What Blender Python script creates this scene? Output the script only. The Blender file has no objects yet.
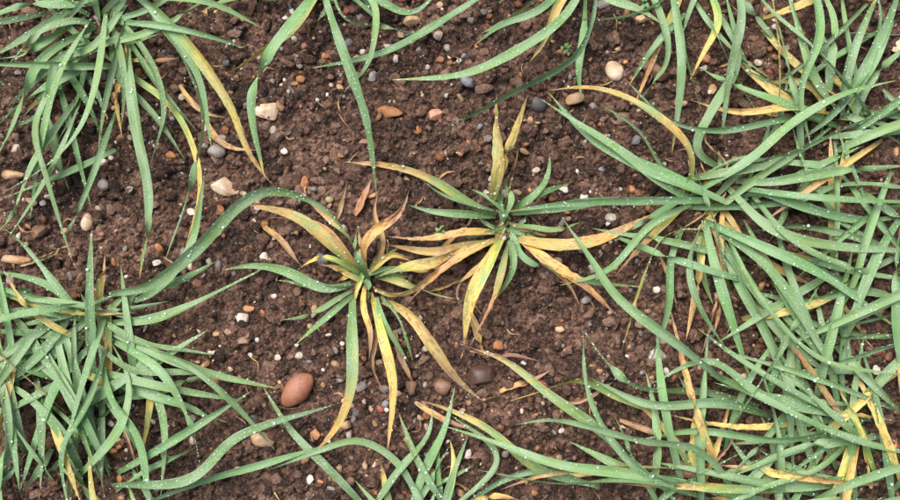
import bpy, math, random
import numpy as np
rng=np.random.default_rng(7); random.seed(7)
S=0.0008; H=1125.0
def W(x,y,z):  # design units (about 0.8 mm) -> metres
    return ((x-450)*S,(250-y)*S,z*S)

# ---------------- helpers
def mk_mesh(name,verts,faces,attrs=None,mat=None,smooth=True,parent=None,cols=None):
    me=bpy.data.meshes.new(name)
    verts=np.asarray(verts,dtype=np.float32); faces=np.asarray(faces,dtype=np.int32)
    n=faces.shape[1]
    me.vertices.add(len(verts)); me.vertices.foreach_set('co',verts.ravel())
    me.loops.add(faces.size); me.loops.foreach_set('vertex_index',faces.ravel())
    me.polygons.add(len(faces))
    me.polygons.foreach_set('loop_start',np.arange(0,faces.size,n,dtype=np.int32))
    me.polygons.foreach_set('loop_total',np.full(len(faces),n,dtype=np.int32))
    me.polygons.foreach_set('use_smooth',np.full(len(faces),smooth))
    me.update(calc_edges=True)
    if attrs:
        for k,v in attrs.items():
            a=me.attributes.new(k,'FLOAT','POINT'); a.data.foreach_set('value',np.asarray(v,dtype=np.float32))
    if cols is not None:
        a=me.attributes.new('col','FLOAT_COLOR','POINT')
        c=np.ones((len(verts),4),dtype=np.float32); c[:,:3]=cols
        a.data.foreach_set('color',c.ravel())
    if mat: me.materials.append(mat)
    ob=bpy.data.objects.new(name,me); bpy.context.scene.collection.objects.link(ob)
    if parent: ob.parent=parent
    return ob
def ico(sub):
    import bmesh
    bm=bmesh.new(); bmesh.ops.create_icosphere(bm,subdivisions=sub,radius=1)
    bm.verts.ensure_lookup_table()
    v=np.array([p.co[:] for p in bm.verts]); f=np.array([[q.index for q in t.verts] for t in bm.faces]); bm.free()
    return v,f
def vnoise(X,Y,cell,seed):
    r=np.random.default_rng(seed); n=256
    g=r.random((n,n))
    x=X/cell; y=Y/cell
    xi=np.floor(x).astype(int); yi=np.floor(y).astype(int)
    fx=x-xi; fy=y-yi; fx=fx*fx*(3-2*fx); fy=fy*fy*(3-2*fy)
    a=g[xi%n,yi%n]; b=g[(xi+1)%n,yi%n]; c=g[xi%n,(yi+1)%n]; d=g[(xi+1)%n,(yi+1)%n]
    return (a*(1-fx)+b*fx)*(1-fy)+(c*(1-fx)+d*fx)*fy-0.5

# ---------------- node helper
class NT:
    def __init__(s,name):
        s.m=bpy.data.materials.new(name); s.m.use_nodes=True; s.t=s.m.node_tree
        s.b=s.t.nodes['Principled BSDF']; s.out=s.t.nodes['Material Output']
    def n(s,typ,**kw):
        nd=s.t.nodes.new(typ)
        for k,v in kw.items():
            if k in nd.inputs: nd.inputs[k].default_value=v
            else: setattr(nd,k,v)
        return nd
    def l(s,a,b): s.t.links.new(a,b)
    def math(s,op,a,b=None,c=None,clamp=False):
        nd=s.t.nodes.new('ShaderNodeMath'); nd.operation=op; nd.use_clamp=clamp
        for i,v in enumerate((a,b,c)):
            if v is None: continue
            if isinstance(v,(int,float)): nd.inputs[i].default_value=v
            else: s.l(v,nd.inputs[i])
        return nd.outputs[0]
    def mix(s,f,a,b,bt='MIX'):
        nd=s.t.nodes.new('ShaderNodeMix'); nd.data_type='RGBA'; nd.blend_type=bt
        for i,v in ((0,f),(6,a),(7,b)):
            if isinstance(v,(int,float)): nd.inputs[i].default_value=v
            elif isinstance(v,tuple): nd.inputs[i].default_value=(*v,1)
            else: s.l(v,nd.inputs[i])
        return nd.outputs[2]
    def ramp(s,f,stops):
        nd=s.t.nodes.new('ShaderNodeValToRGB'); e=nd.color_ramp.elements
        while len(e)<len(stops): e.new(0.5)
        for i,(p,c) in enumerate(stops):
            e[i].position=p; e[i].color=(*c,1) if isinstance(c,tuple) else (c,c,c,1)
        s.l(f,nd.inputs[0]); return nd.outputs[0]
    def attr(s,name,out='Fac'):
        nd=s.t.nodes.new('ShaderNodeAttribute'); nd.attribute_name=name; return nd.outputs[out]
    def noise(s,vec,scale,detail=3,rough=.55):
        nd=s.n('ShaderNodeTexNoise'); nd.inputs['Scale'].default_value=scale
        nd.inputs['Detail'].default_value=detail; nd.inputs['Roughness'].default_value=rough
        if vec is not None: s.l(vec,nd.inputs['Vector'])
        return nd.outputs['Fac']

# ---- soil material
def soil_mat(name):
    N=NT(name); tc=N.n('ShaderNodeTexCoord').outputs['Object']
    n1=N.noise(tc,9,2); n2=N.noise(tc,380,3,.8); n3=N.noise(tc,1000,1.5,.75)
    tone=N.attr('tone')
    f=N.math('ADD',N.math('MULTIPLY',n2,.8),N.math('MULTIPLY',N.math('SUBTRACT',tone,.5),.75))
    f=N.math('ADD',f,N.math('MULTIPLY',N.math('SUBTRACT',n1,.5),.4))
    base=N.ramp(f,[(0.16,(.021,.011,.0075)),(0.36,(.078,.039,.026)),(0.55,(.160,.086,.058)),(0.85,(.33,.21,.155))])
    gr=N.ramp(n3,[(0.58,0.0),(0.66,1.0)])
    base=N.mix(N.math('MULTIPLY',gr,.65),base,(.36,.235,.17))
    dk=N.ramp(n3,[(0.34,1.0),(0.44,0.0)])
    base=N.mix(N.math('MULTIPLY',dk,.7),base,(.016,.009,.007))
    N.l(base,N.b.inputs['Base Color'])
    N.b.inputs['Roughness'].default_value=.75
    N.b.inputs['Specular IOR Level'].default_value=.4
    h=N.math('ADD',n2,N.math('MULTIPLY',n3,.6))
    bp=N.n('ShaderNodeBump'); bp.inputs['Strength'].default_value=1.; bp.inputs['Distance'].default_value=.0024
    N.l(h,bp.inputs['Height']); N.l(bp.outputs[0],N.b.inputs['Normal'])
    return N.m
M_soil=soil_mat('soil')
# ---- stone material
N=NT('stone_mat'); tc=N.n('ShaderNodeTexCoord').outputs['Object']
c=N.attr('col','Color'); n1=N.noise(tc,130,3,.6); n2=N.noise(tc,900,2,.7)
c2=N.mix(N.ramp(n1,[(.35,0.0),(.7,.75)]),c,N.mix(1.0,c,(.55,.42,.34),'MULTIPLY'))
c2=N.mix(N.math('MULTIPLY',N.ramp(n2,[(.55,0.0),(.68,1.0)]),.5),c2,(.08,.045,.033))
N.l(c2,N.b.inputs['Base Color']); N.b.inputs['Roughness'].default_value=.45
bp=N.n('ShaderNodeBump'); bp.inputs['Strength'].default_value=.5; bp.inputs['Distance'].default_value=.0008
N.l(n2,bp.inputs['Height']); N.l(bp.outputs[0],N.b.inputs['Normal'])
M_stone=N.m
# ---- leaf material
N=NT('leaf'); lx=N.attr('lx'); lv=N.attr('lv'); u=N.attr('lu'); rnd=N.attr('rnd'); yel=N.attr('yel')
cx=N.n('ShaderNodeCombineXYZ'); N.l(lx,cx.inputs[0]); N.l(lv,cx.inputs[1]); N.l(N.math('MULTIPLY',rnd,977.),cx.inputs[2])
P=cx.outputs[0]
st=N.n('ShaderNodeVectorMath'); st.operation='MULTIPLY'; st.inputs[1].default_value=(1,.05,1); N.l(P,st.inputs[0])
st2=N.n('ShaderNodeVectorMath'); st2.operation='MULTIPLY'; st2.inputs[1].default_value=(1,.35,1); N.l(P,st2.inputs[0])
streak=N.noise(st.outputs[0],.9,2,.6); patch=N.noise(st2.outputs[0],.09,3,.6); fine=N.noise(P,.8,1,.6)
y=N.math('ADD',yel,N.math('MULTIPLY',N.math('SUBTRACT',streak,.5),.4))
gate=N.ramp(yel,[(0.05,.3),(.3,1.0)])
y=N.math('ADD',y,N.math('MULTIPLY',N.math('MULTIPLY',N.math('SUBTRACT',patch,.5),1.0),gate),clamp=True)
col=N.ramp(y,[(0.0,(.120,.250,.078)),(.20,(.165,.295,.068)),(.36,(.34,.38,.065)),(.50,(.66,.47,.10)),(.68,(.66,.42,.12)),(.84,(.52,.32,.15)),(1.0,(.40,.26,.17))])
hs=N.n('ShaderNodeHueSaturation'); N.l(col,hs.inputs['Color'])
N.l(N.math('ADD',.75,N.math('MULTIPLY',rnd,.55)),hs.inputs['Value'])
N.l(N.math('ADD',.474,N.math('MULTIPLY',N.math('FRACT',N.math('MULTIPLY',rnd,7.3)),.045)),hs.inputs['Hue'])
col=N.mix(N.ramp(streak,[(.35,0.0),(.7,.4)]),hs.outputs[0],N.mix(1.0,hs.outputs[0],(1.5,1.45,1.6),'MULTIPLY'))
# rusty lesions on senescing tissue
les=N.math('MULTIPLY',N.ramp(N.noise(st2.outputs[0],.35,2,.7),[(.52,0.0),(.63,1.0)]),N.ramp(y,[(.3,0.0),(.6,.75)]))
col=N.mix(les,col,(.27,.11,.045))
# waxy bloom
wax=N.math('MULTIPLY',N.ramp(N.noise(st2.outputs[0],.06,2,.6),[(.35,.05),(.64,.68)]),N.math('SUBTRACT',1.,N.math('MULTIPLY',y,1.0),clamp=True))
col=N.mix(wax,col,(.30,.44,.27))
rib=N.ramp(N.math('ABSOLUTE',u),[(0.0,.35),(.14,0.0)])
col=N.mix(rib,col,(.34,.43,.20))
# dew film: minute beads too small to model
vo=N.n('ShaderNodeTexVoronoi'); vo.inputs['Scale'].default_value=.62; N.l(P,vo.inputs['Vector'])
dot=N.ramp(vo.outputs['Distance'],[(.20,1.0),(.40,0.0)])
dew=N.math('MULTIPLY',dot,N.ramp(N.noise(P,.04,0),[(.38,.12),(.62,1.0)]))
dewc=N.math('MULTIPLY',dew,N.math('SUBTRACT',.66,N.math('MULTIPLY',y,.62),clamp=True))
col=N.mix(dewc,col,(.54,.68,.54))
N.l(col,N.b.inputs['Base Color'])
N.l(N.math('SUBTRACT',.50,N.math('MULTIPLY',dew,.3)),N.b.inputs['Roughness'])
N.b.inputs['Specular IOR Level'].default_value=.5
vein=N.math('SINE',N.math('MULTIPLY',u,26.))
hh=N.math('ADD',N.math('MULTIPLY',vein,.2),N.math('MULTIPLY',fine,.5)); hh=N.math('ADD',hh,N.math('MULTIPLY',dot,.6))
bp=N.n('ShaderNodeBump'); bp.inputs['Strength'].default_value=.6; bp.inputs['Distance'].default_value=.0005
N.l(hh,bp.inputs['Height']); N.l(bp.outputs[0],N.b.inputs['Normal'])
tr=N.n('ShaderNodeBsdfTranslucent'); N.l(N.mix(1.0,col,(1.1,1.2,.55),'MULTIPLY'),tr.inputs['Color'])
ms=N.n('ShaderNodeMixShader'); ms.inputs[0].default_value=.18
N.l(N.b.outputs[0],ms.inputs[1]); N.l(tr.outputs[0],ms.inputs[2]); N.l(ms.outputs[0],N.out.inputs['Surface'])
M_leaf=N.m
# ---- dew
N=NT('dew_water'); N.b.inputs['Base Color'].default_value=(.48,.64,.50,1); N.b.inputs['Roughness'].default_value=.05
N.b.inputs['Specular IOR Level'].default_value=.9
M_dew=N.m

# ---------------- soil ground
xd=np.arange(-220,1121,1.0); yd=np.arange(-200,701,1.0)
ext=np.cumsum(8*1.55**np.arange(18))
xs=np.concatenate([xd[0]-ext[::-1],xd,xd[-1]+ext]); ys=np.concatenate([yd[0]-ext[::-1],yd,yd[-1]+ext])
X,Y=np.meshgrid(xs,ys,indexing='ij')
Hh=vnoise(X,Y,150,1)*12+vnoise(X,Y,60,2)*9+vnoise(X,Y,24,3)*8+vnoise(X,Y,10,4)*6.5+vnoise(X,Y,5,5)*4+vnoise(X,Y,2.4,6)*2.5
tone=np.clip(.45+vnoise(X,Y,24,13)*.4+vnoise(X,Y,7,14)*.6+vnoise(X,Y,2.6,15)*.6,0,1)
i0=len(ext)
def stamp(n,rmin,rmax,pw,k):
    for _ in range(n):
        cx=random.uniform(-210,1110); cy=random.uniform(-190,690)
        r=rmin+(rmax-rmin)*random.random()**pw; ax=random.uniform(.65,1.35)
        a=random.random()*3.14; ca,sa=math.cos(a),math.sin(a)
        R=int(r*1.5)+1; ix=int(cx-xd[0])+i0; iy=int(cy-yd[0])+i0
        sl=(slice(ix-R,ix+R+2),slice(iy-R,iy+R+2))
        dx=X[sl]-cx; dy=Y[sl]-cy
        p=(dx*ca+dy*sa)/(r*ax); q=(-dx*sa+dy*ca)*ax/r
        d=np.abs(p)**2.5+np.abs(q)**2.5; m=d<1
        hc=Hh[ix,iy]+k*r*random.uniform(.2,.6)
        hv=hc+np.sqrt(np.clip(1-d,0,1))*r*.7-r*.25+(random.gauss(0,.25)*dx+random.gauss(0,.25)*dy)
        up=m&(hv>Hh[sl])
        Hh[sl]=np.where(up,hv,Hh[sl]); t=random.random()
        tone[sl]=np.where(up,tone[sl]*.5+t*.5,tone[sl])
stamp(650,6,15,2.2,.25); stamp(6500,2.3,5.5,1.8,.35); stamp(26000,1.1,2.6,1.2,.7)
Hh+=vnoise(X,Y,2.1,9)*2.2+vnoise(X,Y,4.5,10)*1.8
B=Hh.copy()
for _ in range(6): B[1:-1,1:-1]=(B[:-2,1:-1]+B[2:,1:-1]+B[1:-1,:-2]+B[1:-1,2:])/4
tone=np.clip(tone+(Hh-B)*.10,0,1)   # crevice shade painted into the tone: moist hollows darker, dry crumb tops paler
fade=np.clip((1500-np.maximum(abs(X-450),abs(Y-250)))/400,0,1); Hh=Hh*fade
def gh(x,y):
    i=min(max(int(round(x-xd[0])),0),len(xd)-1)+i0; j=min(max(int(round(y-yd[0])),0),len(yd)-1)+i0
    return Hh[i,j]
def ghs(x,y):
    i=min(max(int(round(x-xd[0])),5),len(xd)-6)+i0; j=min(max(int(round(y-yd[0])),5),len(yd)-6)+i0
    return Hh[i-4:i+5,j-4:j+5].max()
nx,ny=X.shape
V=np.stack([(X-450)*S,(250-Y)*S,Hh*S],-1).reshape(-1,3)
I=np.arange(nx*ny).reshape(nx,ny)
F=np.stack([I[:-1,:-1],I[:-1,1:],I[1:,1:],I[1:,:-1]],-1).reshape(-1,4)[:,::-1]
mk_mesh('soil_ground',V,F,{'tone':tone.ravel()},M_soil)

# ---------------- lumps (crumbs, gravel)
def lump(base,amp,seed,facet=0,lo=.55):
    r=np.random.default_rng(seed); v=base.copy(); d=np.zeros(len(v))
    for k in range(7):
        w=r.normal(size=3)*(1.2+.35*k); d+=np.sin(v@w+r.random()*6.3)*amp/(1+.4*k)
    v=v*(1+d)[:,None]
    for k in range(facet):
        nrm=r.normal(size=3); nrm/=np.linalg.norm(nrm); o=r.uniform(lo,.85)
        pr=v@nrm; ex=np.clip(pr-o,0,None); v=v-ex[:,None]*nrm*.92
    return v
def rotm(r):
    q=r.normal(size=4); q/=np.linalg.norm(q); w,x,y,z=q
    return np.array([[1-2*(y*y+z*z),2*(x*y-z*w),2*(x*z+y*w)],[2*(x*y+z*w),1-2*(x*x+z*z),2*(y*z-x*w)],[2*(x*z-y*w),2*(y*z+x*w),1-2*(x*x+y*y)]])
cl1=vnoise(X,Y,70,77); cl2=vnoise(X,Y,28,78)
def clum(x,y):
    i=int(x-xd[0])+i0; j=int(y-yd[0])+i0; return cl1[i,j]+.6*cl2[i,j]
def scatter(name,n,rmin,rmax,pw,sub,amp,facet,mat,colf,sink,flat,rng_area=(-200,1100,-180,680),clump=0):
    b,f=ico(sub); vs=[lump(b,amp,100+i,facet) for i in range(12)]
    VV=[];FF=[];CC=[];TT=[]; i=0
    while i<n:
        r=rmin+(rmax-rmin)*rng.random()**pw
        x=rng.uniform(rng_area[0],rng_area[1]); y=rng.uniform(rng_area[2],rng_area[3])
        if clump and rng.random()>.45+clump*clum(x,y): continue
        sc=np.array([rng.uniform(.9,1.35),rng.uniform(.7,1.),rng.uniform(*flat)])*r
        v=(vs[rng.integers(12)]@rotm(rng).T)*sc
        a=rng.random()*6.28; ca,sa=math.cos(a),math.sin(a)
        v=v@np.array([[ca,sa,0],[-sa,ca,0],[0,0,1]])
        v=v+np.array([x,y,gh(x,y)+r*sink])
        VV.append(v); FF.append(f+i*len(b)); c=colf(rng); CC.append(np.tile(c,(len(b),1))); TT.append(np.full(len(b),c[0])); i+=1
    v=np.concatenate(VV); v[:,0]=(v[:,0]-450)*S; v[:,1]=(250-v[:,1])*S; v[:,2]*=S
    F=np.concatenate(FF)[:,::-1]
    return mk_mesh(name,v,F,{'tone':np.concatenate(TT)},mat,smooth=False,cols=np.concatenate(CC))
scatter('soil_crumbs',15000,.9,6.5,3.6,2,.2,5,M_soil,lambda r:np.array([.1+r.random()*.85]*3),.15,(.6,1.))
PAL=[((.44,.20,.08),4),((.48,.30,.15),4),((.28,.12,.055),3),((.62,.55,.46),4),((.28,.26,.24),3),((.12,.11,.115),2),((.21,.23,.26),2),((.50,.35,.23),3),((.74,.70,.64),2.5),((.32,.09,.055),1)]
pw_=np.array([p[1] for p in PAL],float); pw_/=pw_.sum()
def scol(r):
    return np.array(PAL[r.choice(len(PAL),p=pw_)][0])*r.uniform(.7,1.15)
scatter('gravel',7000,.7,5.2,3.6,2,.08,7,M_stone,scol,.3,(.55,.9),clump=1.3)

# ---------------- named stones
C={'or':(.44,.20,.085),'rb':(.33,.14,.08),'tan':(.54,.37,.22),'cr':(.68,.56,.42),'wh':(.76,.72,.66),'gr':(.32,.30,.28),'bg':(.20,.23,.28),'dk':(.08,.075,.08),'br':(.24,.14,.09),'db':(.095,.055,.045),'pk':(.56,.28,.18),'ol':(.35,.29,.16)}
ST=[(298,388,19,12,-48,'rb',0),(225,185,19,11,12,'cr',5),(268,113,13,10,0,'cr',6),(217,151,9,7,0,'gr',2),(243,319,9,8,20,'wh',6),(86,223,6,9,10,'cr',1),(388,113,15,8,-10,'or',5),(436,116,9,6,-10,'pk',5),(467,83,8,5,30,'bg',2),(537,104,10,8,50,'dk',1),(575,99,10,7,-10,'tan',3),(614,72,11,9,60,'cr',2),(650,70,18,12,30,'br',5),(657,354,10,8,10,'wh',4),(622,118,15,7,0,'br',4),(103,185,6,6,0,'gr',1),(265,439,14,10,10,'tan',4),(273,421,8,6,0,'or',3),(361,384,8,12,0,'gr',4),(411,386,7,9,0,'br',3),(443,386,8,9,-60,'br',2),(482,376,15,12,0,'db',4),(448,494,11,6,-50,'bg',4),(321,258,8,8,0,'bg',4),(196,284,8,5,10,'rb',3),(152,69,11,8,0,'or',5),(412,21,9,6,0,'tan',4),(15,175,14,6,8,'tan',5),(18,260,17,6,5,'tan',5),(38,232,9,7,-20,'br',4),(697,242,12,7,0,'or',5),(896,46,9,8,0,'cr',4),(690,466,20,10,0,'br',5),(602,5,9,6,0,'gr',4),(246,341,8,5,0,'br',3),(556,262,7,6,0,'cr',4),(317,433,6,6,0,'or',3),(430,470,6,5,0,'or',3),(895,116,9,10,0,'dk',3),(305,183,5,8,0,'or',4),(355,378,5,5,0,'tan',3),(372,196,5,4,0,'or',3),(298,292,5,6,40,'br',4),(250,308,6,4,0,'or',4),(165,22,5,6,0,'pk',4),(30,12,10,6,30,'br',4),(100,75,7,9,0,'dk',4),(330,200,4,4,0,'ol',1),(365,143,7,4,0,'br',3),(498,345,6,5,0,'or',3),(345,425,8,5,0,'tan',4),(540,385,8,6,0,'rb',4),(130,190,4,4,0,'gr',3),(228,64,5,4,0,'dk',3),(440,60,5,4,0,'or',3),(510,20,7,5,20,'br',4),(470,22,5,4,0,'gr',3),(640,20,6,5,0,'tan',4),(705,60,6,5,0,'or',3),(585,300,6,5,10,'gr',4),(640,325,7,5,0,'br',4),(560,330,5,4,0,'tan',3),(20,150,7,5,0,'wh',4),(215,380,5,4,0,'or',3),(190,420,6,5,0,'gr',3),(240,470,7,5,0,'tan',3),(350,480,6,5,0,'br',4)]
sb,sf=ico(4)
for i,(x,y,rx,ry,rot,c,fc) in enumerate(ST):
    v=lump(sb,.05 if fc<3 else .09,500+i,fc*2,.8 if fc<3 else .45)
    if fc>=3: v=v/np.abs(v[:,:2]).max()
    h=min(rx,ry)*.75
    v=v*np.array([rx,ry,h]); a=math.radians(rot); ca,sa=math.cos(a),math.sin(a)
    v=v@np.array([[ca,sa,0],[-sa,ca,0],[0,0,1]])
    v=v*np.array([S,-S,S])
    col=np.tile(np.array(C[c])*rng.uniform(.85,1.1),(len(v),1))
    if c in('cr','wh','tan'):
        t=np.clip(np.sin(v@rng.normal(size=3)*260)-.2,0,1)[:,None]*.6; col=col*(1-t)+np.array([.42,.20,.08])*t
    ob=mk_mesh('stone',v,sf[:,::-1],None,M_stone,cols=col)
    ob.location=W(x,y,ghs(x,y)-h*.15 if h<6 else gh(x,y)+h*.3)

# ---------------- leaves
def cr(pts,n):
    p=np.array(pts,float); p=np.vstack([2*p[0]-p[1],p,2*p[-1]-p[-2]])
    out=[];m=len(p)-3
    for s in np.linspace(0,m-1e-6,n):
        i=int(s);t=s-i;a,b,c,d=p[i:i+4]
        out.append(.5*((2*b)+(-a+c)*t+(2*a-5*b+4*c-d)*t*t+(-a+3*b-3*c+d)*t**3))
    out=np.array(out)
    L=np.r_[0,np.cumsum(np.linalg.norm(np.diff(out,axis=0),axis=1))]
    s=np.linspace(0,L[-1],n)
    return np.stack([np.interp(s,L,out[:,k]) for k in range(2)],1),L[-1]
ib,iF=ico(1)
class Plant:
    def __init__(s,x,y,name='barley_plant',jit=7.):
        s.c=(x,y); s.V=[];s.F=[];s.A={k:[] for k in('lx','lv','lu','rnd','yel')};s.n=0;s.dV=[];s.dF=[];s.dn=0;s.name=name;s.jit=jit
        s.ws=.95 if jit==1.5 else .83
    def leaf(s,pts,w=9,y0=0.,y1=0.,h=None,ze=None,z0=3,dew=1.,tw=None,yp=1.5):
        pts=list(pts); w=w*s.ws
        if s.jit and len(pts)>3: pts[0]=(pts[0][0]+random.gauss(0,s.jit),pts[0][1]+random.gauss(0,s.jit))
        _,L=cr(pts,20); n=max(12,int(L/3.5)); p,L=cr(pts,n)
        if L>60:
            for _ in range(16): p[1:-1]=(p[:-2]+p[1:-1]*2+p[2:])/4
        t=np.linspace(0,1,n)
        if h is None: h=min(62,.2*L)*random.uniform(.5,1.2)
        if ze is None: ze=random.uniform(4,.12*L+6)
        z=z0+h*np.sin(math.pi*t**.7)+ze*t
        ph=random.random()*6.28
        wob=np.sin(t*random.uniform(4,9)+ph)*L*.002*t
        T=np.gradient(p,axis=0); T/=np.linalg.norm(T,axis=1)[:,None]
        p=p+np.stack([-T[:,1],T[:,0]],1)*wob[:,None]
        for i in range(n):
            if t[i]>.06: z[i]=max(z[i],ghs(p[i,0],p[i,1])+1.5+w*.12)
        for _ in range(5): z[1:-1]=(z[:-2]+2*z[1:-1]+z[2:])/4
        k=(H-z)/H
        P3=np.stack([450+(p[:,0]-450)*k,250+(p[:,1]-250)*k,z],1)
        T3=np.gradient(P3,axis=0); T3/=np.linalg.norm(T3,axis=1)[:,None]
        Z=np.array([0,0,1.]); Sd=np.cross(T3,Z); Sd/=np.linalg.norm(Sd,axis=1)[:,None]+1e-6
        Nn=np.cross(Sd,T3)
        if tw is None: tw=random.gauss(0,.75)
        roll=random.gauss(0,.42)+tw*np.sin(t*random.uniform(2,5)+random.random()*6)+random.gauss(0,.4)*t
        if random.random()<.22: roll=roll+np.clip((t-random.uniform(.35,.75))*random.uniform(4,8),0,1)*math.pi*random.choice((-1,1))
        S2=Sd*np.cos(roll)[:,None]+Nn*np.sin(roll)[:,None]; N2=-Sd*np.sin(roll)[:,None]+Nn*np.cos(roll)[:,None]
        prof=np.interp(t,[0,.08,.28,.45,.7,.88,1],[.5,.66,.97,1,.74,.38,.02])
        yel=y0+(y1-y0)*t**yp
        yel=np.clip(yel+np.clip((t-random.uniform(.86,.96))*7,0,1)*random.uniform(0,.8),0,1.)
        shr=1-.3*np.clip((yel-.75)*4,0,1)
        wi=w/2*prof*shr*(1+.05*np.sin(t*L*.07+ph))
        us=np.array([-1,-.66,-.33,0,.33,.66,1]); m=len(us)
        fold=random.uniform(.15,.5)+.7*np.clip((yel-.65)*2,0,1)
        cr_=np.random.default_rng(random.randrange(9999)).normal(size=(n,m))*.24*np.clip((yel-.4)*2,0,1)[:,None]
        off=(np.abs(us)**1.3)[None,:]*(fold*wi)[:,None]+cr_*wi[:,None]
        off=off+np.sin(t*L*.16+ph)[:,None]*us[None,:]*.05*w*random.random()
        off=off*np.minimum(1,prof*2)[:,None]
        vv=P3[:,None,:]+S2[:,None,:]*(us[None,:]*wi[:,None])[:,:,None]+N2[:,None,:]*off[:,:,None]
        I=np.arange(n*m).reshape(n,m)+s.n
        s.V.append(vv.reshape(-1,3)); s.F.append(np.stack([I[:-1,:-1],I[:-1,1:],I[1:,1:],I[1:,:-1]],-1).reshape(-1,4)); s.n+=n*m
        s.A['lx'].append((us[None,:]*wi[:,None]).ravel()); s.A['lv'].append(np.repeat(t*L,m)); s.A['lu'].append(np.tile(us,n))
        s.A['rnd'].append(np.full(n*m,random.random())); s.A['yel'].append(np.repeat(yel,m))
        # dew drops sitting on the blade
        nd=int(L*w*.034*dew*random.uniform(.2,1.8))
        for _ in range(nd):
            a=random.random()*(n-2); i=int(a); f=a-i; q=random.uniform(-.95,.95)*(m-1)/2+(m-1)/2; j=min(int(q),m-2); g=q-j
            if yel[i]>.6 and random.random()<.7: continue
            c=(vv[i,j]*(1-f)+vv[i+1,j]*f)*(1-g)+(vv[i,j+1]*(1-f)+vv[i+1,j+1]*f)*g
            r=.3+.75*random.random()**3.2+(1.1 if random.random()<.012 else 0)
            nn=N2[i]*(1 if N2[i][2]>0 else -1)
            s.dV.append(ib*r*.95+c+nn*r*.25); s.dF.append(iF[:,::-1]+s.dn); s.dn+=len(ib)
    def fan(s,n,a0,a1,l0,l1,w0=7,w1=12,yf=.12,sp=14):
        for _ in range(n):
            a=math.radians(random.uniform(a0,a1)); L=random.uniform(l0,l1); b=random.gauss(0,.12)
            x,y=s.c[0]+random.gauss(0,sp),s.c[1]+random.gauss(0,sp); s.one(x,y,a,b,L,w0,w1,yf)
    def one(s,x,y,a,b,L,w0,w1,yf):
        pts=[(x,y)]
        for k in range(3):
            x+=math.cos(a)*L/3; y-=math.sin(a)*L/3; a+=b; pts.append((x,y))
        yy=random.random()<yf; j=s.jit; s.jit=0
        s.leaf(pts,random.uniform(w0,w1),random.uniform(.2,.6) if yy else 0,random.uniform(.75,1) if yy else random.uniform(0,.15)); s.jit=j
    def cross(s,n,x0,x1,y0,y1,dirs,l0,l1,w0=7,w1=12,yf=.1):
        for _ in range(n):
            x=random.uniform(x0,x1); y=random.uniform(y0,y1); a=math.radians(random.choice(dirs)+random.gauss(0,16))
            s.one(x,y,a,random.gauss(0,.08),random.uniform(l0,l1),w0,w1,yf)
    def done(s):
        e=bpy.data.objects.new(s.name,None); bpy.context.scene.collection.objects.link(e)
        e.location=W(s.c[0],s.c[1],0); e.empty_display_size=.02
        off=np.array(W(s.c[0],s.c[1],0))
        def cv(v):
            v=np.concatenate(v); v=np.stack([(v[:,0]-450)*S,(250-v[:,1])*S,v[:,2]*S],1)-off; return v
        mk_mesh('leaf_blades',cv(s.V),np.concatenate(s.F),{k:np.concatenate(v) for k,v in s.A.items()},M_leaf,parent=e)
        if s.dV: mk_mesh('dew_drops',cv(s.dV),np.concatenate(s.dF),None,M_dew,parent=e)
# central plant, left one
p=Plant(365,278,jit=1.5)
p.leaf([(358,272),(335,248),(295,216),(245,204)],13,.35,.75,h=30,ze=12,tw=.2)
p.leaf([(362,268),(350,235),(325,215),(300,190)],9,.2,.95,h=30)
p.leaf([(366,268),(364,245),(378,228),(398,215),(410,188)],11,.7,1,h=42,ze=20)
p.leaf([(360,270),(343,250),(318,225),(272,217)],9,.6,.9,h=22)
p.leaf([(355,282),(325,290),(290,272),(255,265),(222,270)],11,0,.15,h=26,tw=.2)
p.leaf([(355,285),(325,288),(305,285),(275,280)],7,.05,.1,h=18)
p.leaf([(358,290),(340,305),(318,325),(295,345)],7,.05,.2,h=22)
p.leaf([(355,288),(335,300),(310,316),(280,320)],6,.1,.3,h=16)
p.leaf([(352,292),(352,335),(352,385),(338,425),(314,453)],12,.05,.6,h=35,yp=1.2,tw=.2)
p.leaf([(372,300),(382,335),(394,385),(388,450)],11,.3,.75,h=32,yp=.8,tw=.2)
p.leaf([(376,298),(382,320),(398,345),(408,362)],7,.0,.15,h=22)
p.leaf([(382,298),(408,312),(435,350),(455,378),(484,402)],12,.45,.95,h=30,yp=.7,tw=.3)
p.leaf([(380,296),(400,315),(408,345),(412,358)],7,.0,.2,h=25)
p.leaf([(375,280),(405,282),(435,294),(468,301)],9,.3,.55,h=20)
p.leaf([(376,276),(405,268),(435,262),(474,240)],12,.3,.9,h=28)
p.leaf([(372,288),(398,296),(428,278),(455,255)],12,.5,.8,h=26)
p.leaf([(370,278),(355,255),(352,240),(360,222)],8,.0,.2,h=35,ze=20)
p.leaf([(365,278),(380,262),(392,250),(412,262)],8,.5,.8,h=20)
p.leaf([(362,276),(340,262),(318,255),(300,268)],7,.1,.7,h=20)
p.leaf([(368,285),(362,310),(372,330),(369,360)],7,.6,.9,h=22)
p.leaf([(372,276),(385,240),(372,215),(380,185)],6,.6,1,h=20)
p.leaf([(372,292),(378,330),(370,365),(388,400)],6,.7,1,h=10)
p.fan(11,0,360,25,50,5,7,.5,5); p.done()
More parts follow.
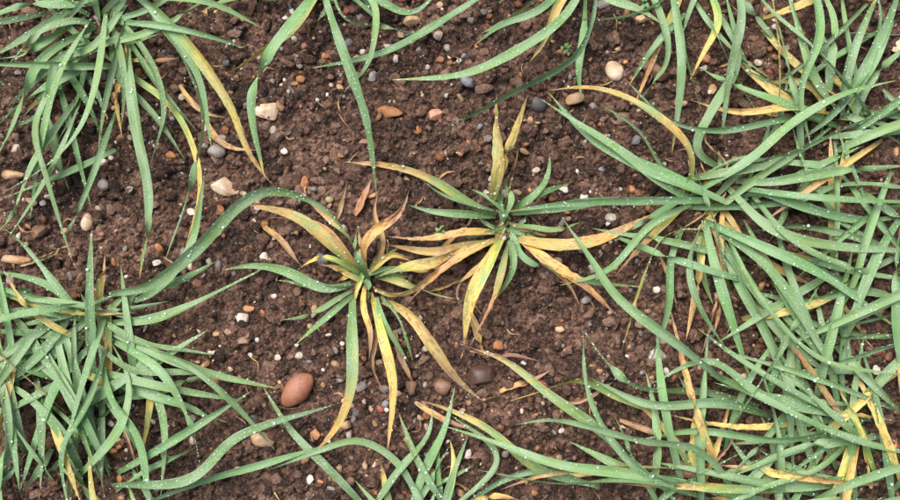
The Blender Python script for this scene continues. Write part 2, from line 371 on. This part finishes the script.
# central plant, right one
p=Plant(507,225,jit=1.5)
p.leaf([(495,218),(465,200),(430,178),(390,165),(343,162)],10,.15,.9,h=28,tw=.3)
p.leaf([(490,205),(500,165),(497,130),(497,88)],14,.25,.65,h=40,ze=22,yp=.5,tw=.1)
p.leaf([(494,205),(500,170),(514,135),(528,95)],10,.3,.75,h=40,ze=20,yp=.6,tw=.1)
p.leaf([(505,212),(510,190),(516,165),(518,148)],7,.3,.8,h=30)
p.leaf([(510,212),(530,200),(548,180),(550,156)],8,.1,.1,h=30)
p.leaf([(512,208),(535,195),(555,188),(572,182)],8,.0,.1,h=26)
p.leaf([(498,214),(470,205),(440,195),(420,178)],7,0,.1,h=25)
p.leaf([(496,217),(465,214),(435,212),(408,205)],8,.0,.15,h=22)
p.leaf([(515,235),(555,246),(600,240),(652,214)],14,.38,.62,h=26,yp=.6,tw=.2)
p.leaf([(520,240),(548,262),(582,285),(618,316)],12,.4,.95,h=26,yp=.6,tw=.2)
p.leaf([(500,238),(485,268),(470,300),(464,345)],14,.3,.65,h=35,yp=.7,tw=.15)
p.leaf([(508,240),(502,270),(495,300),(470,345)],8,.3,.95,h=28)
p.leaf([(510,240),(514,262),(508,280),(494,300)],9,0,.4,h=32)
p.leaf([(498,235),(465,232),(425,240),(382,236)],10,.5,.85,h=20,tw=.2)
p.leaf([(496,240),(460,248),(430,252),(388,245)],11,.5,.85,h=16,tw=.2)
p.leaf([(500,240),(470,252),(440,272),(410,300)],10,.5,.9,h=16,tw=.2)
p.leaf([(512,212),(560,207),(610,200),(652,204)],10,.02,.05,h=26,tw=.2)
p.leaf([(518,236),(548,265),(590,282),(642,287)],7,.1,.3,h=20)
p.leaf([(512,226),(530,226),(552,232),(580,222)],7,.1,.3,h=20)
p.leaf([(505,222),(512,200),(505,185),(512,170)],7,0,.2,h=35)
p.leaf([(505,235),(480,265),(455,290),(462,310)],6,.6,.9,h=12)
p.leaf([(512,238),(520,258),(545,268),(530,264)],7,0,.1,h=20)
p.fan(12,0,360,25,55,5,7,.45,5); p.done()
# top left
p=Plant(103,25,jit=13)
for q in [([(100,25),(70,20),(30,40),(0,75)],10),([(100,25),(60,5),(20,5),(-30,25)],10),([(105,30),(70,55),(35,80),(5,110)],9),([(100,30),(85,70),(70,120),(52,150)],9),([(105,30),(97,80),(80,130),(45,168),(-10,200)],10),([(110,30),(128,60),(137,130),(150,200),(140,278)],14),([(112,25),(150,60),(165,110),(155,150),(150,165)],8),([(95,25),(55,60),(45,110),(5,130)],9),([(90,15),(40,-10),(-10,0)],9),([(120,15),(160,25),(205,35),(245,48)],8),([(115,10),(150,-5),(210,2),(262,28)],9),([(100,20),(85,-40)],10),([(110,20),(140,-30)],10),([(95,30),(60,30),(20,55),(-20,60)],11),([(160,15),(185,60),(205,120),(190,185),(165,262)],11),([(100,30),(80,60),(45,75),(20,100)],9),([(115,150),(85,165),(40,185),(0,200)],10),([(105,32),(120,80),(150,110),(185,160)],9),([(80,40),(50,90),(35,130),(50,185),(72,262)],9),([(110,20),(90,50),(60,55),(40,70)],9),([(60,110),(35,160),(15,210),(-10,240)],9),([(95,20),(60,75),(40,150),(30,220)],10),([(85,10),(40,60),(10,130),(-10,170)],11),([(140,5),(175,40),(200,80),(212,150)],10)]:
    p.leaf(q[0],q[1],0,random.uniform(0,.12))
p.leaf([(125,20),(165,18),(200,58),(232,108),(248,150),(272,184)],14,.0,.8,yp=.8,tw=.3)
p.leaf([(100,20),(128,50),(116,95),(122,138)],8,.5,.8)
p.leaf([(105,20),(125,70),(175,110),(200,180),(185,250)],8,.2,.8,h=10)
p.cross(13,0,130,-10,110,(200,225,250,280,40,160),80,170,7,11,.15); p.fan(8,150,330,80,170,7,11,.15,22); p.fan(8,-60,60,50,130,7,10,.15,20); p.done()
# top middle
p=Plant(335,-25,jit=4)
p.leaf([(325,-15),(336,30),(354,80),(368,125),(377,197)],13,0,.05,h=50,ze=12,tw=.2)
p.leaf([(325,-15),(298,15),(265,60),(250,105),(265,178)],13,0,.15,h=50,tw=.2)
p.leaf([(320,-15),(290,30),(255,55),(224,76)],12,.35,.65)
p.leaf([(330,-15),(345,20),(380,25),(415,35),(436,20)],8)
p.leaf([(340,-15),(375,0),(370,60),(345,90)],8,0,.1)
p.leaf([(330,-15),(370,-5),(410,15),(440,-10)],9)
p.leaf([(320,-15),(280,0),(240,-5),(200,12)],9,0,.3); p.fan(4,200,340,40,80); p.done()
p=Plant(560,-30,jit=4)
p.leaf([(520,-30),(470,5),(390,50),(312,68)],11,tw=.2)
p.leaf([(590,-25),(562,20),(510,55),(460,75),(392,80)],12,0,.1,tw=.2)
p.leaf([(595,-25),(590,25),(570,60),(510,92),(430,138)],12,0,.05,tw=.2)
p.leaf([(585,-25),(585,30),(578,70),(582,100)],11)
p.leaf([(575,-25),(555,10),(545,40),(530,62)],11,.35,.65)
p.leaf([(570,-25),(540,10),(500,25),(475,45)],9)
p.leaf([(580,-25),(610,0),(640,10),(690,45)],10,.0,.3)
p.fan(5,190,350,50,100,7,10); p.done()
# top right
p=Plant(690,-20)
p.leaf([(670,-30),(678,20),(682,70),(672,155)],11); p.leaf([(650,-30),(662,20),(668,60),(640,100)],9)
p.leaf([(720,-30),(742,10),(730,70),(722,140)],11); p.leaf([(700,-30),(650,10),(610,20),(570,18)],9)
p.leaf([(700,-30),(720,20),(705,50),(690,80)],9,.2,.7); p.leaf([(710,-30),(760,20),(790,60)],10); p.fan(7,200,340,60,140,7,10); p.done()
p=Plant(840,125,jit=12)
for q in [([(840,125),(815,80),(800,30),(785,-20)],11),([(840,125),(850,60),(880,-10)],12),([(840,125),(790,105),(740,88),(690,62)],10),([(845,130),(890,110),(940,90)],11),([(850,130),(870,80),(915,40)],11),([(835,130),(790,155),(735,160),(680,190)],9),([(845,120),(825,60),(770,10),(750,-20)],10),([(840,130),(870,60),(880,10),(870,-20)],12),([(840,125),(830,70),(835,20),(815,-20)],10),([(835,125),(780,120),(720,130),(670,120),(625,80)],9),([(842,125),(860,90),(895,20)],12),([(815,-20),(820,30),(800,90),(812,150)],11),([(900,-10),(880,40),(850,90)],12)]:
    p.leaf(q[0],q[1],0,random.uniform(0,.15))
p.leaf([(838,132),(800,110),(770,88),(735,60)],14,.4,.72,yp=.6,tw=.2)
p.leaf([(838,130),(825,100),(800,80),(760,85)],10,.4,.7)
p.leaf([(835,135),(790,108),(740,112),(690,100)],9,.4,.8)
p.cross(12,760,910,-10,140,(80,100,190,210,250,30,-40),80,160,7,11,.2)
p.fan(7,0,150,80,170,8,12,.3,20); p.fan(7,150,360,60,140,7,11,.2,18); p.done()
# right main
p=Plant(712,205,jit=15)
for q in [([(708,205),(680,183),(640,165),(590,135),(548,92)],16),([(708,205),(670,188),(620,150),(580,125),(540,98)],11),([(705,200),(640,200),(570,203),(505,212)],12),([(710,195),(695,150),(712,110),(738,60),(725,-10)],12),([(715,195),(750,160),(790,125),(840,95),(895,80)],12),([(720,200),(770,182),(830,172),(910,165)],12),([(720,200),(780,203),(850,185),(915,188)],13),([(725,205),(790,240),(850,268),(920,282)],13),([(725,205),(770,228),(830,245),(930,252)],12),([(720,215),(765,265),(805,320),(850,400)],12),([(715,215),(738,280),(775,350),(792,425)],13),([(710,215),(716,270),(735,330),(752,385)],12),([(705,215),(690,260),(700,310),(738,365)],9),([(700,215),(670,260),(668,310),(650,365)],10),([(700,205),(650,225),(610,270),(560,285)],9),([(708,195),(670,175),(640,130),(600,105)],9),([(720,200),(760,190),(800,205),(860,220),(915,215)],12),([(718,210),(770,250),(830,280),(900,330)],12),([(716,212),(760,300),(820,360),(900,375)],11),([(715,200),(740,170),(770,165),(815,140)],10),([(718,195),(760,150),(780,120),(790,60)],9)]:
    p.leaf(q[0],q[1],0,random.uniform(0,.12))
p.leaf([(700,212),(665,235),(640,290),(622,350)],10,.3,.7)
p.leaf([(712,215),(718,280),(703,352)],11,.8,1,h=25)
p.leaf([(714,215),(722,270),(735,320),(722,340)],9,.6,.95,h=18)
p.leaf([(708,200),(690,150),(640,105),(590,88),(548,90)],11,.3,.65,yp=.8,tw=.2)
p.leaf([(708,205),(730,170),(700,140),(712,120)],9,.6,.9)
p.cross(16,720,900,150,330,(0,15,-20,-50,170,200,-75,110),90,180,7,11,.15)
p.fan(6,-75,75,100,220,8,12,.15,22); p.fan(4,200,290,70,150,7,10,.2); p.fan(12,0,360,25,60,6,8,.7); p.done()
# far right, mid
p=Plant(905,260)
p.leaf([(880,165),(868,230),(850,290),(815,335)],12); p.leaf([(915,200),(880,250),(850,330),(840,400)],12)
p.leaf([(910,300),(860,290),(800,300),(745,290)],11); p.leaf([(910,270),(850,235),(790,225),(735,235)],10)
p.fan(11,110,260,90,180,8,12,.15,30); p.done()
# bottom right
p=Plant(850,415,jit=12)
for q in [([(770,425),(700,390),(640,388),(605,362),(583,328)],15),([(800,425),(720,402),(650,405),(590,378)],12),([(735,385),(790,415),(850,440),(920,455)],17),([(740,382),(680,345),(620,300),(592,262),(560,215)],12),([(850,415),(800,380),(790,330),(770,290)],11),([(850,415),(780,440),(700,430),(640,440)],12),([(850,415),(770,400),(710,360),(650,385)],11),([(850,420),(820,470),(760,490),(700,520)],12),([(850,415),(900,360),(930,340)],12),([(845,410),(840,340),(870,280)],10)]:
    p.leaf(q[0],q[1],0,random.uniform(0,.1))
p.fan(8,100,260,80,180,8,12,.15,25); p.cross(32,760,930,340,510,(170,195,150,20,60,110,-40),90,190,8,13,.15); p.fan(6,0,360,30,60,7,9,.6); p.done()
p=Plant(740,500)
for q in [([(720,490),(640,475),(560,465),(500,445),(440,425)],12),([(700,500),(640,470),(600,420),(585,375),(583,330)],11),([(730,490),(650,480),(560,485),(480,470)],12),([(740,490),(700,450),(640,440),(560,420),(515,425)],12)]:
    p.leaf(q[0],q[1],0,random.uniform(0,.1))
p.leaf([(655,425),(615,395),(580,379),(545,390),(507,402)],12,.25,.6)
p.leaf([(650,480),(600,430),(550,395),(505,360),(458,343)],12,0,.7,tw=.2)
p.leaf([(600,490),(540,470),(490,430),(450,410),(420,400)],11,.1,.75,tw=.2)
p.leaf([(700,480),(620,465),(580,470),(540,475),(500,490)],9,.3,.7)
p.cross(32,630,900,430,520,(170,190,150,130,100,30,60),90,190,8,13,.15); p.fan(5,20,180,80,150,8,11,.15,30); p.fan(5,0,360,30,60,8,10,.6); p.done()
# bottom centre
p=Plant(430,520,jit=4)
p.leaf([(400,520),(425,470),(445,430),(455,385)],11); p.leaf([(380,510),(400,470),(430,435),(432,405)],11)
p.leaf([(420,520),(400,465),(360,440),(320,450),(270,470)],9); p.leaf([(450,520),(500,480),(550,470),(600,490)],10)
p.leaf([(380,510),(330,470),(290,430),(262,385)],10,0,.1); p.leaf([(440,520),(455,470),(450,440)],10,.2,.6)
p.leaf([(450,515),(490,495),(520,500)],9,.5,.8);p.leaf([(440,520),(500,460),(450,415)],9)
p.fan(9,20,160,50,120,7,10); p.done()
# bottom left
p=Plant(90,325,jit=11)
for q in [([(100,310),(150,285),(200,245),(238,205),(272,190),(320,205),(352,240)],16),([(90,320),(60,290),(25,245),(0,225)],10),([(90,315),(50,302),(-10,285)],12),([(100,325),(160,318),(225,290),(272,264)],12),([(100,335),(160,355),(215,375),(278,388)],11),([(100,335),(140,343),(180,350),(215,355)],9),([(80,340),(40,335),(-15,330)],12),([(75,345),(30,350),(-15,368)],12),([(85,350),(60,380),(40,430),(20,490)],13),([(90,350),(112,400),(140,440),(150,515)],13),([(120,350),(160,370),(190,420),(200,465)],11),([(100,340),(90,400),(62,450),(70,515)],12),([(90,320),(40,310),(-10,312)],11),([(85,320),(50,285),(-10,270)],9),([(105,315),(150,295),(190,250),(205,170)],10),([(95,315),(130,290),(170,285),(215,262)],12),([(100,340),(150,380),(165,430),(160,500)],10),([(90,345),(130,370),(180,372),(230,372)],9),([(130,345),(190,365),(240,410),(275,450)],9)]:
    p.leaf(q[0],q[1],0,random.uniform(0,.12),tw=.25 if q[1]==16 else None)
p.leaf([(120,350),(150,375),(148,420),(140,460)],9,.4,.7); p.leaf([(90,345),(60,330),(20,300),(0,262)],8,.4,.9)
p.cross(24,-10,120,285,420,(170,190,-15,15,-60,-100),90,180,8,13,.15); p.fan(8,180,300,80,170,8,12,.1,20); p.fan(8,0,360,30,60,6,8,.5); p.done()
p=Plant(60,470)
for q in [([(120,500),(190,480),(240,435),(335,404)],12),([(150,500),(210,478),(260,465),(330,445)],11),([(80,480),(60,430),(20,390),(-10,380)],12),([(80,480),(120,430),(130,380),(110,340)],12)]:
    p.leaf(q[0],q[1],0,random.uniform(0,.1))
p.cross(30,-20,140,380,520,(20,50,90,120,-60,-90),90,170,8,13,.18); p.fan(5,180,360,30,90); p.done()
# tiny weed seedlings
for x,y in [(565,49),(645,3),(440,232)]:
    p=Plant(x,y,'weed_seedling',0)
    for k in range(9):
        a=random.random()*6.28; L=random.uniform(5,10)
        p.leaf([(x,y),(x+math.cos(a)*L*.5,y+math.sin(a)*L*.5),(x+math.cos(a+.3)*L,y+math.sin(a+.3)*L)],4.5,.15,.2,h=4,ze=3,z0=gh(x,y)+2,dew=.2)
    p.done()
# dead leaves lying on the soil
p=Plant(470,330,'dead_leaves',0)
for x,y,a,L in [(425,292,15,60),(400,262,-25,55),(440,250,40,50),(470,312,-70,48),(415,402,-35,70),(470,350,-8,70),(330,228,60,45),(262,225,-40,60),(540,262,-30,60),(500,392,20,55),(395,330,-80,60),(205,118,-65,70),(560,405,10,60),(620,420,-20,60),(660,255,-70,60),(718,270,-85,70),(120,420,-70,60),(180,85,-60,60),(20,265,20,60),(430,480,5,60),(560,480,15,60),(780,450,10,70),(355,215,60,40),(840,300,-60,60),(760,110,-20,60),(830,200,15,60),(60,400,60,60),(690,470,20,70)]:
    a=math.radians(a); b=random.gauss(0,.35); pts=[(x,y)]
    for k in range(3): x+=math.cos(a)*L/3; y-=math.sin(a)*L/3; a+=b; pts.append((x,y))
    p.leaf(pts,random.uniform(6,11),random.uniform(.6,.95),1,h=3,ze=3,dew=.1,z0=gh(*pts[0])+3)
p.done()
# neighbours beyond the frame
for x,y in [(-110,110),(-130,330),(1010,80),(1030,330),(960,520),(200,600),(640,620),(250,-140),(820,-130),(-60,560)]:
    p=Plant(x,y); p.fan(14,0,360,60,150,8,12,.15); p.done()

# ---------------- straw litter
p=Plant(450,250,'straw_litter',0)
for _ in range(260):
    x=random.uniform(-50,950); y=random.uniform(-50,550); a=random.random()*6.28; L=random.uniform(4,20); b=random.gauss(0,.4)
    p.leaf([(x,y),(x+math.cos(a)*L/2,y+math.sin(a)*L/2),(x+math.cos(a+b)*L,y+math.sin(a+b)*L)],random.uniform(1,3),.8,1,h=1,ze=1,z0=gh(x,y)+1,dew=0)
p.done()

# ---------------- light & camera
sc=bpy.context.scene
w=bpy.data.worlds.new('World'); sc.world=w; w.use_nodes=True; nt=w.node_tree
sky=nt.nodes.new('ShaderNodeTexSky'); sky.sky_type='NISHITA'; sky.sun_disc=False
el=math.radians(62); az=math.radians(-35)
sky.sun_elevation=el; sky.sun_rotation=az; sky.dust_density=6; sky.air_density=1.0
nt.links.new(sky.outputs[0],nt.nodes['Background'].inputs[0]); nt.nodes['Background'].inputs[1].default_value=.15
sl=bpy.data.lights.new('sun','SUN'); sl.energy=4.2; sl.angle=math.radians(36); sl.color=(1,.96,.9)
so=bpy.data.objects.new('sun',sl); sc.collection.objects.link(so)
from mathutils import Vector
d=Vector((math.sin(az)*math.cos(el),math.cos(az)*math.cos(el),math.sin(el)))
so.rotation_euler=d.to_track_quat('Z','Y').to_euler(); so.location=d*3
cam=bpy.data.cameras.new('camera'); co=bpy.data.objects.new('camera',cam); sc.collection.objects.link(co)
co.location=(0,0,H*S); co.rotation_euler=(0,0,0); cam.sensor_width=36; cam.lens=36*H/900; cam.clip_start=.01; cam.clip_end=300
sc.camera=co
sc.view_settings.view_transform='Standard'; sc.view_settings.look='None'; sc.view_settings.exposure=0
